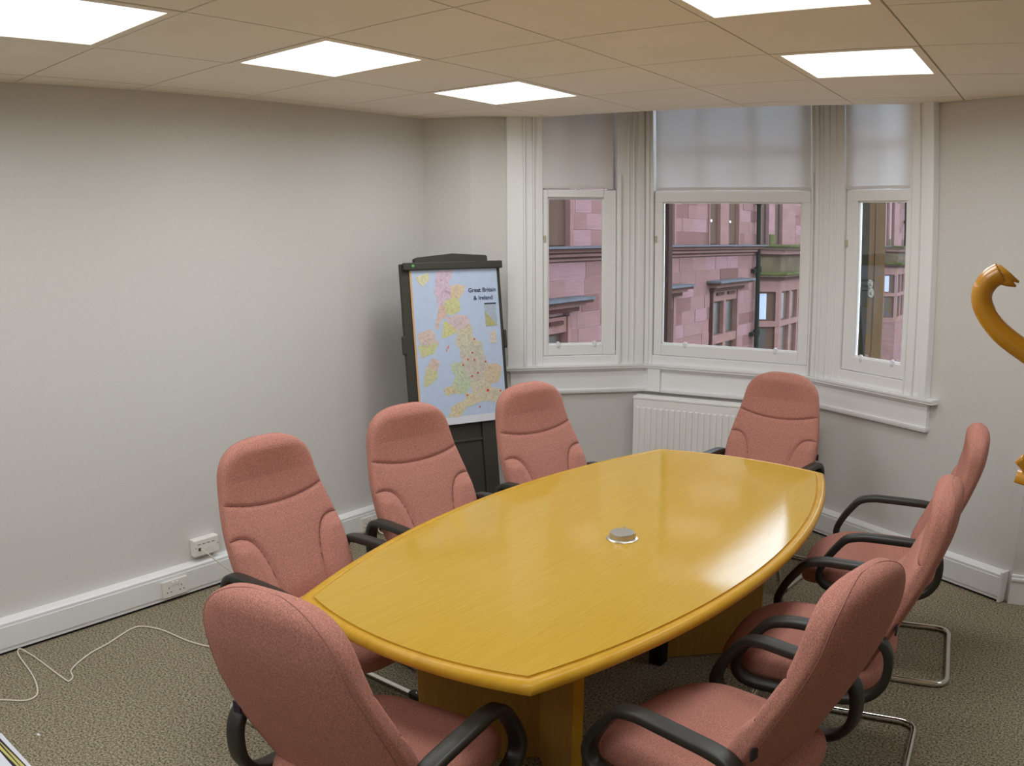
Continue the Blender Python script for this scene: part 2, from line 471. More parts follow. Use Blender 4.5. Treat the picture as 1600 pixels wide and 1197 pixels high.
w3 = make_window(2, 'window_3', 0.222, 0.688, 0.304, 0.649, 1.02, 1.10, 1.981, (0.0, 0.80),
            [(0.0, 0.03, 0.010, TOPW), (0.05, 0.06, 0.014, TOPW), (0.10, 0.11, 0.012, TOPW), (0.15, 0.162, 0.012, TOPW), (0.69, 0.70, 0.012, 2.25), (0.70, 0.748, 0.026, TOPW), (0.748, 0.76, 0.008, TOPW), (0.76, 0.80, 0.02, TOPW), (0.80, 0.85, 0.004, TOPW)])
# brown timber post outside the right-hand window with two round fittings
MB().bbox(0.19, 0.289, 0.165, 0.322, 0.6, 3.0, 0.006).build('timber_post', 'timber_brown', w3)
MB().box(0.24, 0.2895, 0.088, 0.165, 0.9, 2.9).build('timber_post', 'timber_dark', w3)
MB().box(0.289, 0.293, 0.22, 0.228, 0.6, 3.0).build('post_moulding', 'timber_brown', w3)
for z, ee, r_ in ((1.511, 0.186, 0.026), (1.459, 0.193, 0.029)):
    db = MB().lathe([(r_, 0), (r_, 0.004), (r_*0.8, 0.008), (r_*0.45, 0.006), (r_*0.3, 0.012), (0.001, 0.013)], 20)
    db.v = [(0.289+z_, ee+x_, z+y_) for x_, y_, z_ in db.v]
    db.build('round_fitting', 'dull_brass', w3, 'auto')
# hanging cord outside the right window
MB().tube([(0.60, 0.15, 1.0), (0.63, 0.15, 1.45), (0.655, 0.15, 1.98)], 0.004, n=6).build('sash_cord', 'cream_plastic', w3)
# stone reveal left of the centre window
w2 = bpy.data.objects['window_2']
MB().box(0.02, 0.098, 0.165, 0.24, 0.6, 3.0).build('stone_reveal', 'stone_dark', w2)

# corner posts where the bay turns
for k, sk, j in ((0, 0.84, 1), (1, 1.05, 2)):
    pl = [frame_pt(k, sk, 0.028), frame_pt(j, 0.012, 0.028), frame_pt(j, 0.02, 0.15), frame_pt(j, 0.0, 0.24), frame_pt(k, sk+0.03, 0.24), frame_pt(k, sk, 0.15)]
    q = MB().prism(pl, SILL, ROOM_TOP).build('corner_post', 'white_gloss'); q.parent = w2; q.matrix_parent_inverse = (Matrix.Translation((*PB, 0)) @ Matrix.Rotation(TH[1], 4, 'Z')).inverted()

# sill (one continuous board with nosing) and apron panels
def ribbon(e0, e1, z0, z1, sL=-0.012, sR=0.905):
    f = [frame_pt(0, sL, e0)]; b = [frame_pt(0, sL, e1)]
    def isect(k, j, e):
        p, q = Vector(frame_pt(k, 0, e)), Vector(frame_pt(j, 0, e))
        d, h = Vector((math.cos(TH[k]), math.sin(TH[k]))), Vector((math.cos(TH[j]), math.sin(TH[j])))
        t = ((q-p).x*h.y-(q-p).y*h.x)/(d.x*h.y-d.y*h.x); return tuple(p+d*t)
    for (k, j) in ((0, 1), (1, 2)): f.append(isect(k, j, e0)); b.append(isect(k, j, e1))
    f.append(frame_pt(2, sR, e0)); b.append(frame_pt(2, sR, e1))
    m_ = MB()
    for i in range(3): m_.prism([f[i], f[i+1], b[i+1], b[i]], z0, z1)
    return m_
m_ = ribbon(0.0, 0.06, SILL-0.012, SILL); t_ = ribbon(0.006, 0.06, SILL-0.026, SILL-0.012); m_.add(t_.v, t_.f)
struct(m_.build('trim_2', 'white_gloss'))
m_ = ribbon(0.034, 0.062, 0.785, SILL-0.026, 0.02, 0.855)
t_ = ribbon(0.026, 0.062, 0.775, 0.789, 0.02, 0.858); m_.add(t_.v, t_.f)
ap = struct(m_.build('trim_3', 'white_gloss'))
t_ = ribbon(0.030, 0.062, 0.765, 0.775, 0.02, 0.855); t_.build('moulding', 'white_gloss', ap)
t_ = ribbon(0.022, 0.04, SILL-0.04, SILL-0.026, 0.015, 0.86); t_.build('moulding', 'white_gloss', ap)
for k, s0, s1 in ((1, 0.02, 0.105), (1, 0.96, 1.035)):
    o = MB().bbox(s0, s1, 0.012, 0.05, 0.77, SILL-0.027, 0.003).build('pilaster', 'white_gloss', ap)
    o.location = (*(PA, PB, PC)[k], 0); o.rotation_euler = (0, 0, TH[k])

# roller blinds
def blind(k, s0, s1, zb, label):
    o = tag(empty('roller_blind', (*frame_pt(k, (s0+s1)/2, 0.028), zb), TH[k]), label, 'blind', 'white roller blinds in the bay')
    h = (s1-s0)/2
    MB().box(-h, h, -0.0006, 0.0006, 0, 2.84-zb).build('fabric', 'blind_fabric', o)
    MB().bbox(-h, h, -0.004, 0.004, -0.004, 0.014, 0.002).build('bottom_bar', 'blind_fabric', o)
    MB().tube([(-h-0.01, 0, 2.855-zb), (h+0.01, 0, 2.855-zb)], 0.02, n=14).build('roller', 'cream_plastic', o, 'auto')
blind(0, 0.222, 0.670, 2.054, 'white roller blind half down in the left bay window')
blind(1, 0.060, 1.036, 2.048, 'wide white roller blind half down in the centre bay window')
blind(2, 0.226, 0.689, 2.050, 'white roller blind half down in the right bay window')

# ------------------------------------------------------------------ dado trunking and skirting
def trunk(name, a, b, cap=False):
    """a, b on the wall line, room on the right-hand side of a->b"""
    a, b = Vector(a), Vector(b); L = (b-a).length; t = math.atan2((b-a).y, (b-a).x)
    o = struct(empty(name, (a.x, a.y, 0), t))
    prof = [(0, 0.014), (-0.050, 0.014), (-0.050, 0.146), (-0.042, 0.154), (0, 0.158)]
    def ex(pf, x0, x1):
        n = len(pf); vs_ = [(x0, y, z) for y, z in pf]+[(x1, y, z) for y, z in pf]
        return MB().add(vs_, [tuple(range(n)), tuple(range(n, 2*n))[::-1]]+[(i, n+i, n+(i+1) % n, (i+1) % n) for i in range(n)])
    ex(prof, 0, L).build('trunking_body', 'trunking', o)
    ex([(-0.050, 0.032), (-0.0535, 0.033), (-0.0535, 0.131), (-0.050, 0.132)], 0, L).build('trunking_lid', 'trunking', o)
    ex([(0, 0.0), (-0.04, 0.0), (-0.04, 0.014), (0, 0.014)], 0, L).build('painted_shade_strip', 'trunk_shade_paint', o)  # solid black strip paints the shadow line under the trunking
    if cap:
        MB().bbox(L-0.004, L+0.014, -0.06, 0.0, 0.002, 0.166, 0.004).build('end_cap', 'trunking', o)
    return o
wl_d = (Vector(K1)-Vector(K0)).normalized()
trunk('baseboard_left', K0, K1)
trunk('baseboard_back_left', K1, K2)
trunk('baseboard_bay_left', K2, KB)
trunk('baseboard_bay_centre', KB, KC)
trunk('baseboard_bay_right', KC, tuple(Vector(K3)-(Vector(K3)-Vector(KC)).normalized()*0.03), True)
# moulded skirting on the far right
a, b = Vector(K3), Vector(K4); t = math.atan2((b-a).y, (b-a).x); L = (b-a).length
o = struct(empty('baseboard_right', (a.x, a.y, 0), t))
MB().box(0.0, L, -0.022, 0, 0, 0.125).build('board', 'white_gloss', o)
MB().bbox(0.0, L, -0.028, 0, 0.120, 0.140, 0.006).build('moulding', 'white_gloss', o)
MB().bbox(0.0, L, -0.018, 0, 0.140, 0.155, 0.005).build('moulding', 'white_gloss', o)

# ------------------------------------------------------------------ sockets and outlets on the left wall
WT = math.atan2(wl_d.y, wl_d.x)
def on_left(y, off, z):
    f = (y-K0[1])/(K1[1]-K0[1]); p = Vector(K0).lerp(Vector(K1), f); n = Vector((wl_d.y, -wl_d.x))
    return (p.x+n.x*off, p.y+n.y*off, z)
def socket(y, label, plug):
    o = tag(empty('double_socket', on_left(y, 0.0536, 0.072), WT), label, 'socket', 'double sockets in the skirting trunking')
    MB().bbox(-0.074, 0.074, -0.010, 0, -0.044, 0.044, 0.003).build('faceplate', 'cream_plastic', o)
    for x in (-0.037, 0.037):
        for dx, dz, w_, h_ in ((0, 0.012, 0.004, 0.009), (-0.011, -0.011, 0.008, 0.004), (0.011, -0.011, 0.008, 0.004)):
            MB().box(x+dx-w_/2, x+dx+w_/2, -0.0108, -0.009, dz-h_/2-0.006, dz+h_/2-0.006).build('pin_slot', 'socket_dark', o)
    for x in (-0.012, 0.012):
        MB().bbox(x-0.006, x+0.006, -0.0145, -0.008, 0.016, 0.034, 0.002).build('switch', 'cream_plastic', o)
    return o
socket(0.024, 'white double socket in the left wall trunking with nothing plugged in', False)
s2 = socket(1.372, 'white double socket behind the first chairs with a plug in it', True)
p_ = tag(empty('mains_plug', on_left(1.41, 0.0646, 0.062), WT), 'white three-pin plug with flex in the far left socket', 'plug')
MB().bbox(-0.022, 0.022, -0.034, 0, -0.024, 0.024, 0.008).build('plug_body', 'cream_plastic', p_)
MB().tube(smooth_path([(0, -0.02, -0.02), (0.0, -0.03, -0.045), (0.01, -0.06, -0.056), (0.05, -0.12, -0.058), (0.02, -0.22, -0.058), (-0.15, -0.34, -0.058), (-0.25, -0.36, -0.058)]), 0.004, n=8).build('flex', 'cable_white', p_, True)
o = tag(empty('data_outlet', on_left(0.245, 0.0, 0.185), WT), 'white surface-mounted data outlet box above the trunking', 'outlet')
MB().bbox(-0.076, 0.076, -0.040, 0, 0, 0.090, 0.004).build('back_box', 'cream_plastic', o)
MB().bbox(-0.074, 0.074, -0.046, -0.040, 0.002, 0.088, 0.003).build('faceplate', 'cream_plastic', o)
for i in range(4):
    x = -0.045+i*0.028
    MB().box(x-0.009, x+0.009, -0.0466, -0.045, 0.062, 0.066).build('label_strip', 'seal', o)
    MB().box(x-0.008, x+0.008, -0.047, -0.045, 0.030, 0.046).build('port', 'socket_dark' if i == 0 else 'cream_plastic', o)
for x in (-0.066, 0.066): MB().box(x-0.003, x+0.003, -0.0468, -0.045, 0.045, 0.050).build('screw', 'seal', o)
# data lead from the outlet, and the loose lead over the carpet
b0 = Vector(on_left(0.205, 0.05, 0.222))
pts = [b0, b0+Vector((0.03, 0.005, -0.005)), b0+Vector((0.06, 0.04, -0.05)), b0+Vector((0.10, 0.12, -0.14)), b0+Vector((0.14, 0.17, -0.20)), (-0.45, 0.42, 0.006), (-0.30, 0.40, 0.005), (-0.1, 0.2, 0.005), (0.0, 0.0, 0.005), (-0.02, -0.12, 0.005)]
tag(MB().tube(smooth_path(pts), 0.0032, n=8).build('data_lead', 'cable_white', None, True), 'thin cream data lead hanging from the outlet box to the floor', 'cable')
pts = [(-0.342, -1.097), (-0.271, -1.03), (-0.255, -0.985), (-0.296, -0.94), (-0.446, -0.893), (-0.66, -0.862), (-0.682, -0.845), (-0.664, -0.82), (-0.574, -0.807), (-0.32, -0.803), (-0.285, -0.795), (-0.31, -0.765), (-0.378, -0.734), (-0.453, -0.607), (-0.489, -0.486), (-0.547, -0.33), (-0.527, -0.271), (-0.422, -0.229), (-0.256, -0.213), (-0.141, -0.186), (-0.06, -0.15)]
hz = {5: 0.012, 6: 0.03, 7: 0.012}
pts = [(-0.55, -1.35, 0.004), (-0.42, -1.2, 0.004)]+[(x, y, hz.get(i, 0.0045)) for i, (x, y) in enumerate(pts)]
tag(MB().tube(smooth_path(pts), 0.0036, n=8).build('loose_lead', 'cable_white', None, True), 'loose cream lead snaking over the grey carpet by the left wall', 'cable')

# ------------------------------------------------------------------ radiator under the centre window
o = tag(empty('radiator', (*frame_pt(1, -0.03, 0), 0), TH[1]), 'white ribbed panel radiator under the centre bay window', 'radiator')
RL = 1.08
MB().bbox(0, RL, -0.095, -0.080, 0.14, 0.735, 0.004).build('front_panel', 'radiator_white', o)
MB().bbox(0, RL, -0.020, -0.005, 0.14, 0.735, 0.004).build('back_panel', 'radiator_white', o)
MB().bbox(-0.004, RL+0.004, -0.098, -0.002, 0.735, 0.752, 0.004).build('top_grille', 'radiator_white', o)
MB().box(-0.003, 0.001, -0.08, -0.02, 0.15, 0.74).build('side_panel', 'radiator_white', o)
MB().box(RL-0.001, RL+0.003, -0.08, -0.02, 0.15, 0.74).build('side_panel', 'radiator_white', o)
rb = MB().bbox(-0.0125, 0.0125, -0.007, 0.002, 0.0, 0.50, 0.005).mesh('rib', 'radiator_white')
for i in range(27):
    q = link('rib', rb, o); q.location = (0.032+i*0.039, -0.095, 0.185)
MB().box(0.1, 0.14, -0.01, 0.06, 0.6, 0.7).build('bracket', 'radiator_white', o); MB().box(RL-0.14, RL-0.1, -0.01, 0.06, 0.6, 0.7).build('bracket', 'radiator_white', o)
MB().tube([(0.03, -0.05, 0.15), (0.03, -0.05, 0.0)], 0.0075, n=10).build('pipe', 'radiator_white', o); MB().tube([(RL-0.03, -0.05, 0.15), (RL-0.03, -0.05, 0.0)], 0.0075, n=10).build('pipe', 'radiator_white', o)

# ------------------------------------------------------------------ conference table
tb = tag(empty('conference_table', (1.522, 0.505, 0), R(-0.9)), 'boat-shaped yellow oak conference table with rounded edge', 'table')
def table_outline(inset, n=28):
    hw, hm, hl, bow = 0.422-inset, 0.628-inset, 1.128-inset, 0.066
    rs = (hl*hl+(hm-hw)**2)/(2*(hm-hw)); re = (hw*hw+bow*bow)/(2*bow); pts = []
    for i in range(n):
        y = -hl+2*hl*i/n; pts.append((hm-rs+math.sqrt(rs*rs-y*y), y))
    for i in range(n):
        x = hw-2*hw*i/n; pts.append((x, hl+bow-re+math.sqrt(re*re-x*x)))
    for i in range(n):
        y = hl-2*hl*i/n; pts.append((-(hm-rs+math.sqrt(rs*rs-y*y)), y))
    for i in range(n):
        x = -hw+2*hw*i/n; pts.append((x, -(hl+bow-re+math.sqrt(re*re-x*x))))
    return pts
TZ = 0.73
def ring_loft(prof):
    m_ = MB(); rings = [table_outline(a) for a, z in prof]; n = len(rings[0])
    vs_ = [(x, y, z) for (a, z), rg in zip(prof, rings) for x, y in rg]
    fs_ = [(i*n+k, i*n+(k+1) % n, (i+1)*n+(k+1) % n, (i+1)*n+k) for i in range(len(prof)-1) for k in range(n)]
    return m_.add(vs_, fs_), n
top = MB().prism(table_outline(0.036), TZ-0.034, TZ)
top.build('table_top', 'table_oak', tb)
ep, n = ring_loft([(0.0365, TZ-0.036), (0.012, TZ-0.036), (0.003, TZ-0.030), (0.0, TZ-0.020), (0.002, TZ-0.010), (0.008, TZ-0.003), (0.016, TZ-0.0005), (0.026, TZ-0.0005), (0.031, TZ-0.003), (0.0325, TZ-0.006), (0.035, TZ-0.006), (0.0362, TZ-0.003)])
e_ = ep.build('edge_moulding', 'table_edge', tb, 'auto')
for sy in (-1, 1):
    ax, ay = -0.01, sy*0.455
    for sx in (-1, 1):
        d = Vector((sx*0.752, sy*0.659)); n2 = Vector((-d.y, d.x))
        st = Vector((ax, ay))+n2*0.016*(sx*sy)*0 ; en = st+d*(0.415 if sy < 0 or sx > 0 else 0.385)
        MB().prism([tuple(st+n2*0.015), tuple(en+n2*0.015), tuple(en-n2*0.015), tuple(st-n2*0.015)], 0.004, TZ-0.034).build('pedestal_panel', 'panel_oak', tb)
        MB().prism([tuple(en+n2*0.0155), tuple(en+d*0.003+n2*0.0155), tuple(en+d*0.003-n2*0.0155), tuple(en-n2*0.0155)], 0.004, TZ-0.034).build('panel_edge', 'table_edge', tb)
    MB().bbox(ax-0.03, ax+0.03, ay-sy*0.06-0.03, ay-sy*0.06+0.03, 0.0, TZ-0.034, 0.004).build('pedestal_core', 'timber_dark', tb)
MB().box(-0.02, 0.0, -0.42, 0.42, 0.35, 0.62).build('modesty_rail', 'panel_oak', tb)

# round metal cable port
o = tag(empty('cable_port', (1.600, 0.392, TZ)), 'round polished metal cable port cover on the table', 'cable port')
MB().lathe([(0.054, 0), (0.055, 0.002), (0.052, 0.0045), (0.044, 0.005)], 40).build('flange', 'steel', o, 'auto')
MB().lathe([(0.0435, 0.004), (0.0435, 0.022), (0.0425, 0.024), (0.001, 0.0245)], 40).build('cap', 'steel', o, 'auto')
MB().tube([(-0.012, 0.036, 0.022), (-0.012, 0.036, 0.034)], 0.003, n=10).build('pin', 'brass', o)
MB().bbox(0.040, 0.046, 0.002, 0.016, 0.006, 0.026, 0.001).build('lug', 'steel', o)

# ------------------------------------------------------------------ conference chairs
def lerp_tab(tab, z):
    """Hermite interpolation with finite-difference slopes"""
    n = len(tab)
    if z <= tab[0][0]: return tab[0][1]
    if z >= tab[-1][0]: return tab[-1][1]
    sl = lambda i: (tab[min(i+1, n-1)][1]-tab[max(i-1, 0)][1])/(tab[min(i+1, n-1)][0]-tab[max(i-1, 0)][0])
    for i in range(n-1):
        (a, b), (c, d) = tab[i], tab[i+1]
        if z <= c:
            h = c-a; t = (z-a)/h
            return (2*t**3-3*t*t+1)*b+(t**3-2*t*t+t)*h*sl(i)+(-2*t**3+3*t*t)*d+(t**3-t*t)*h*sl(i+1)
W_TAB = [(0.43, 0.215), (0.50, 0.245), (0.60, 0.259), (0.70, 0.255), (0.78, 0.241), (0.85, 0.226), (0.92, 0.212), (1.0, 0.20)]
Y_TAB = [(0.43, -0.130), (0.50, -0.150), (0.60, -0.197), (0.70, -0.243), (0.78, -0.281), (0.85, -0.308), (0.92, -0.326), (1.04, -0.340)]
T_TAB = [(0.43, 0.070), (0.52, 0.086), (0.70, 0.092), (0.82, 0.086), (0.92, 0.092), (1.04, 0.086)]
ZB, ZT_ = 0.425, 1.040
def back_dims(z):
    w_ = lerp_tab(W_TAB, z); t_ = lerp_tab(T_TAB, z)
    if z > 0.90:
        q = (z-0.90)/(ZT_-0.90); w_ *= max(0.0, 1-q**2.7)**(1/2.4)
    if z > 0.985:
        q = (z-0.985)/(ZT_-0.985); t_ *= max(0.0, 1-q**2)**0.5
    if z < 0.47:
        q = (0.47-z)/(0.47-ZB); w_ *= 1-0.12*q*q; t_ *= max(0.05, 1-q**2)**0.5
    return w_, t_, lerp_tab(Y_TAB, z)
def head_seam(x): return 0.797+0.033*(x/0.23)**2
BOL = smooth_path([(0.262, 0.709, 0), (0.215, 0.712, 0), (0.175, 0.700, 0), (0.145, 0.665, 0), (0.125, 0.61, 0), (0.112, 0.54, 0), (0.105, 0.44, 0)], 10)
BOL = [(p.x, p.y) for p in BOL]
def bol_dist(x, z):
    ax = abs(x); best = 9
    for (a, b), (c, d) in zip(BOL, BOL[1:]):
        dx, dy = c-a, d-b; t = max(0, min(1, ((ax-a)*dx+(z-b)*dy)/(dx*dx+dy*dy+1e-12)))
        best = min(best, math.hypot(ax-a-t*dx, z-b-t*dy))
    return best
def bol_x(z):
    for (a, b), (c, d) in zip(BOL, BOL[1:]):
        if d <= z <= b or b <= z <= d:
            if a < 0.20 and abs(b-d) > 1e-6: return a+(c-a)*(z-b)/(d-b)
    return 0.25
def front_y(x, z):
    """forward offset of the front face relative to the plain section"""
    w_, t_, yc = back_dims(z)
    q = min(1, abs(x)/max(w_, 0.01))
    dy = -0.016*(1-q*q)*min(1, max(0, (1.0-z)/0.1)) if z < 1.0 else 0
    d1 = abs(z-head_seam(x)); d2 = bol_dist(x, z)
    dd = min(d1, d2)
    dy += -0.007*math.exp(-(dd/0.0055)**2)-0.007*math.exp(-dd/0.018)
    if z < 0.71 and abs(x) > bol_x(z): dy += 0.012*min(1, d2/0.04)*min(1, (0.72-z)/0.05)
    return dy
def make_backrest():
    nz, nr = 118, 200; vs_ = []; fs_ = []
    zs = []
    for j in range(nz+1):
        t = j/nz; zs.append(ZB+(ZT_-ZB)*(t if t < 0.85 else 0.85+0.15*math.sin((t-0.85)/0.15*math.pi/2)))
    for z in zs:
        w_, t_, yc = back_dims(z); w_ = max(w_, 0.004); t_ = max(t_, 0.004)
        for k in range(nr):
            # dense along the front and back faces
            a = 2*math.pi*k/nr; c, s = math.cos(a), math.sin(a)
            x = w_*math.copysign(abs(c)**0.62, c) if abs(c) > 1e-9 else 0
            y = t_/2*math.copysign(abs(s)**0.55, s) if abs(s) > 1e-9 else 0
            if s > 0: y += front_y(x, z)*min(1, s*1.6)
            else: y -= 0.010*(1-(x/w_)**2)*min(1, t_/0.06)
            vs_.append((x, yc+y, z))
    for j in range(nz):
        for k in range(nr): fs_.append((j*nr+k, j*nr+(k+1) % nr, (j+1)*nr+(k+1) % nr, (j+1)*nr+k))
    fs_ += [tuple(range(nr))[::-1], tuple(range(nz*nr, (nz+1)*nr))]
    return MB().add(vs_, fs_)
def surf(x, z, lift=0.0):
    w_, t_, yc = back_dims(z); q = min(1, abs(x)/w_)
    s = math.sqrt(max(0, 1-q**(2/0.62)))
    return (x, yc+t_/2*s**0.55+front_y(x, z)*min(1, s*1.6)+lift, z)
def make_seat():
    n1, n2 = 64, 24; vs_ = []; fs_ = []
    for j in range(n2+1):
        b = -math.pi/2+math.pi*j/n2; cb_, sb = math.cos(b), math.sin(b)
        cbp = abs(cb_)**0.35; sbp = math.copysign(abs(sb)**0.7, sb)
        for k in range(n1):
            a = 2*math.pi*k/n1; c, s = math.cos(a), math.sin(a)
            x = 0.255*math.copysign(abs(c)**0.5, c)*cbp; y = 0.055+0.288*math.copysign(abs(s)**0.55, s)*cbp
            if y > 0: x *= 1-0.10*(y/0.34)**2
            z = 0.411+0.058*sbp
            z -= 0.045*max(0, (y-0.14)/0.20)**2
            z += 0.006*((x/0.25)**2)*(1 if sb > 0 else 0)
            vs_.append((x, y, z))
    for j in range(n2):
        for k in range(n1): fs_.append((j*n1+k, j*n1+(k+1) % n1, (j+1)*n1+(k+1) % n1, (j+1)*n1+k))
    return MB().add(vs_, fs_)
ARM = [(0.085, 0.607), (0.02, 0.608), (-0.06, 0.607), (-0.15, 0.604), (-0.200, 0.592), (-0.228, 0.558), (-0.236, 0.505), (-0.226, 0.450), (-0.185, 0.402), (-0.11, 0.380), (0.05, 0.373), (0.17, 0.376), (0.225, 0.395), (0.244, 0.435), (0.225, 0.490), (0.185, 0.550), (0.145, 0.592)]
parts = []
def seam_tube(pts, r=0.0022): return MB().tube(pts, r, n=6)
parts.append(('seat', make_seat().mesh('seat', 'fabric', True)))
parts.append(('backrest', make_backrest().mesh('backrest', 'fabric', True)))
sm = MB().tube([surf(-0.228+0.456*i/40, head_seam(-0.228+0.456*i/40), 0.0012) for i in range(41)], 0.002, n=6)
SUB = [('seam', sm.mesh('seam', 'fabric_seam', True))]
for sgn in (-1, 1):
    pts = [surf(sgn*min(x, back_dims(z)[0]*0.985), z, 0.0012) for x, z in BOL if z > 0.47]
    SUB.append(('seam', MB().tube(pts, 0.002, n=6).mesh('seam', 'fabric_seam', True)))
# piping round the rear edge
pp = []
zz = [0.45+(1.0385-0.45)*math.sin(math.pi/2*i/70) for i in range(71)]
for sgn, zl in ((1, zz), (-1, zz[::-1])):
    for z in zl:
        w_, t_, yc = back_dims(z); cc = 0.90; ss = math.sqrt(1-cc*cc)
        x_ = w_*cc**0.62; pp.append((sgn*x_, yc-t_/2*ss**0.55-0.010*(1-(x_/max(w_, 0.004))**2)*min(1, t_/0.06), z))
mat('fabric_piping', srgb(166, 112, 102), 0.9)
SUB.append(('piping', MB().tube(pp, 0.0016, n=6).mesh('piping', 'fabric_piping', True)))
z_ = 0.625; w_, t_, yc = back_dims(z_)
SUB.append(('care_tag', MB().box(-w_-0.004, -w_+0.02, yc-0.036, yc-0.030, z_-0.016, z_+0.016).mesh('care_tag', 'paper_black')))
for sgn in (-1, 1):
    path = smooth_path([(sgn*0.281, y, z) for y, z in ARM], 7, True)
    parts.append(('armrest', MB().tube(path, 0.02, True, 16, (0, 0, 1), (0.0255, 0.0150)).mesh('armrest', 'black_plastic', True)))
fr = [(-0.10, -0.16, 0.352), (-0.22, -0.16, 0.352), (-0.22, 0.185, 0.352), (-0.276, 0.195, 0.0135), (-0.286, -0.338, 0.0135), (0.286, -0.338, 0.0135), (0.276, 0.195, 0.0135), (0.22, 0.185, 0.352), (0.22, -0.16, 0.352), (0.10, -0.16, 0.352)]
fp = fillet(fr, 0.075, 8)
parts.append(('cantilever_frame', MB().tube(fp, 0.0125, n=14).mesh('cantilever_frame', 'chrome', True)))
parts.append(('seat_pan', MB().bbox(-0.225, 0.225, -0.18, 0.20, 0.345, 0.378, 0.012).mesh('seat_pan', 'black_plastic')))
parts.append(('back_bracket', MB().bbox(-0.10, 0.10, -0.175, -0.13, 0.35, 0.52, 0.01).mesh('back_bracket', 'black_plastic')))
for sgn in (-1, 1): parts.append(('glide', MB().bbox(sgn*0.274-0.016, sgn*0.274+0.016, 0.12, 0.20, 0.0, 0.030, 0.007).mesh('glide', 'black_plastic')))
for me in bpy.data.meshes:
    pass
CH = [(0.728, -0.182, -1.8, 'pink fabric conference chair on the wall side, nearest of the three there'),
      (0.743, 0.542, -10.5, 'pink fabric conference chair on the wall side, in front of the map stand'),
      (0.862, 1.282, -13.0, 'pink fabric conference chair on the wall side, farthest of the three, left of the radiator'),
      (1.465, 2.060, -94.2, 'pink fabric conference chair at the far table end, before the radiator and bay window'),
      (2.297, 1.485, 188.5, 'pink fabric conference chair seen side on, farthest on the right of the table'),
      (2.306, 0.586, 185.7, 'pink fabric conference chair in the middle of the right-hand row'),
      (2.250, -0.169, 167.0, 'pink fabric conference chair nearest on the right, its back turned to the camera'),
      (1.528, -0.752, 97.4, 'pink fabric conference chair at the near table end, seen from behind')]
for i, (x, y, a, lb) in enumerate(CH):
    o = tag(empty('conference_chair', (x, y, 0), R(a-90)), lb, 'chair', 'pink conference chairs round the table')
    for nm, me in parts:
        q = link(nm, me, o)
        if nm == 'backrest':
            for n2, m2 in SUB: link(n2, m2, q)

# ------------------------------------------------------------------ flip-chart easel with wall map
EO = Vector((-0.387, 1.523, 1.562)); ED = Vector((0.4226, 0.9063, 0)); 
EN = Vector((-0.9063*math.cos(R(8)), 0.4226*math.cos(R(8)), -math.sin(R(8)))); EU = ED.cross(-EN)
if EU.z < 0: EU = -EU
def easel_frame(o): o.matrix_world = Matrix(((ED.x, EN.x, EU.x, EO.x), (ED.y, EN.y, EU.y, EO.y), (ED.z, EN.z, EU.z, EO.z), (0, 0, 0, 1)))
es = tag(empty('flip_chart_easel'), 'dark grey flip chart easel standing in the corner by the left bay window', 'easel')
easel_frame(es)
MB().bbox(-0.064, 0.572, 0.010, 0.035, -0.80, 0.046, 0.006).build('board', 'easel_grey', es)
MB().bbox(-0.050, 0.580, -0.016, 0.012, 0.006, 0.050, 0.006).build('clamp_bar', 'easel_grey', es)
cp = MB(); pf = [(0.028, 0.04), (0.028, 0.072), (0.04, 0.079), (0.262, 0.098), (0.478, 0.085), (0.488, 0.078), (0.488, 0.04)]
n = len(pf); cp.add([(x, 0.0, z) for x, z in pf]+[(x, 0.04, z) for x, z in pf], [tuple(range(n)), tuple(range(n, 2*n))[::-1]]+[(i, n+i, n+(i+1) % n, (i+1) % n) for i in range(n)])
cp.build('top_cap', 'easel_grey', es)
MB().bbox(-0.080, -0.056, 0.0, 0.03, -0.47, -0.36, 0.010).build('side_clip', 'easel_grey', es)
MB().bbox(0.566, 0.584, 0.0, 0.03, -0.47, -0.36, 0.008).build('side_clip', 'easel_grey', es)
MB().lathe([(0.009, 0), (0.009, 0.003), (0.001, 0.004)], 16).build('badge', 'green_badge', es).matrix_local = Matrix.Translation((0.006, -0.016, 0.030)) @ Matrix.Rotation(R(90), 4, 'X')
LEN = -(1.562-0.03)/EU.z
for x0, x1, y0, y1, nm in ((0.02, 0.085, 0.03, 0.075, 'post'), (0.392, 0.482, 0.03, 0.075, 'post'), (0.085, 0.392, 0.045, 0.06, 'back_panel')):
    MB().bbox(x0, x1, y0, y1, LEN, -0.70, 0.005).build(nm, 'easel_grey', es)
MB().bbox(0.085, 0.392, 0.036, 0.05, -1.0, -0.985, 0.003).build('panel_rib', 'easel_grey', es)
ft = MB().bbox(-0.06, 0.56, -0.20, 0.24, LEN-0.03, LEN+0.02, 0.012).build('foot', 'easel_grey', es)

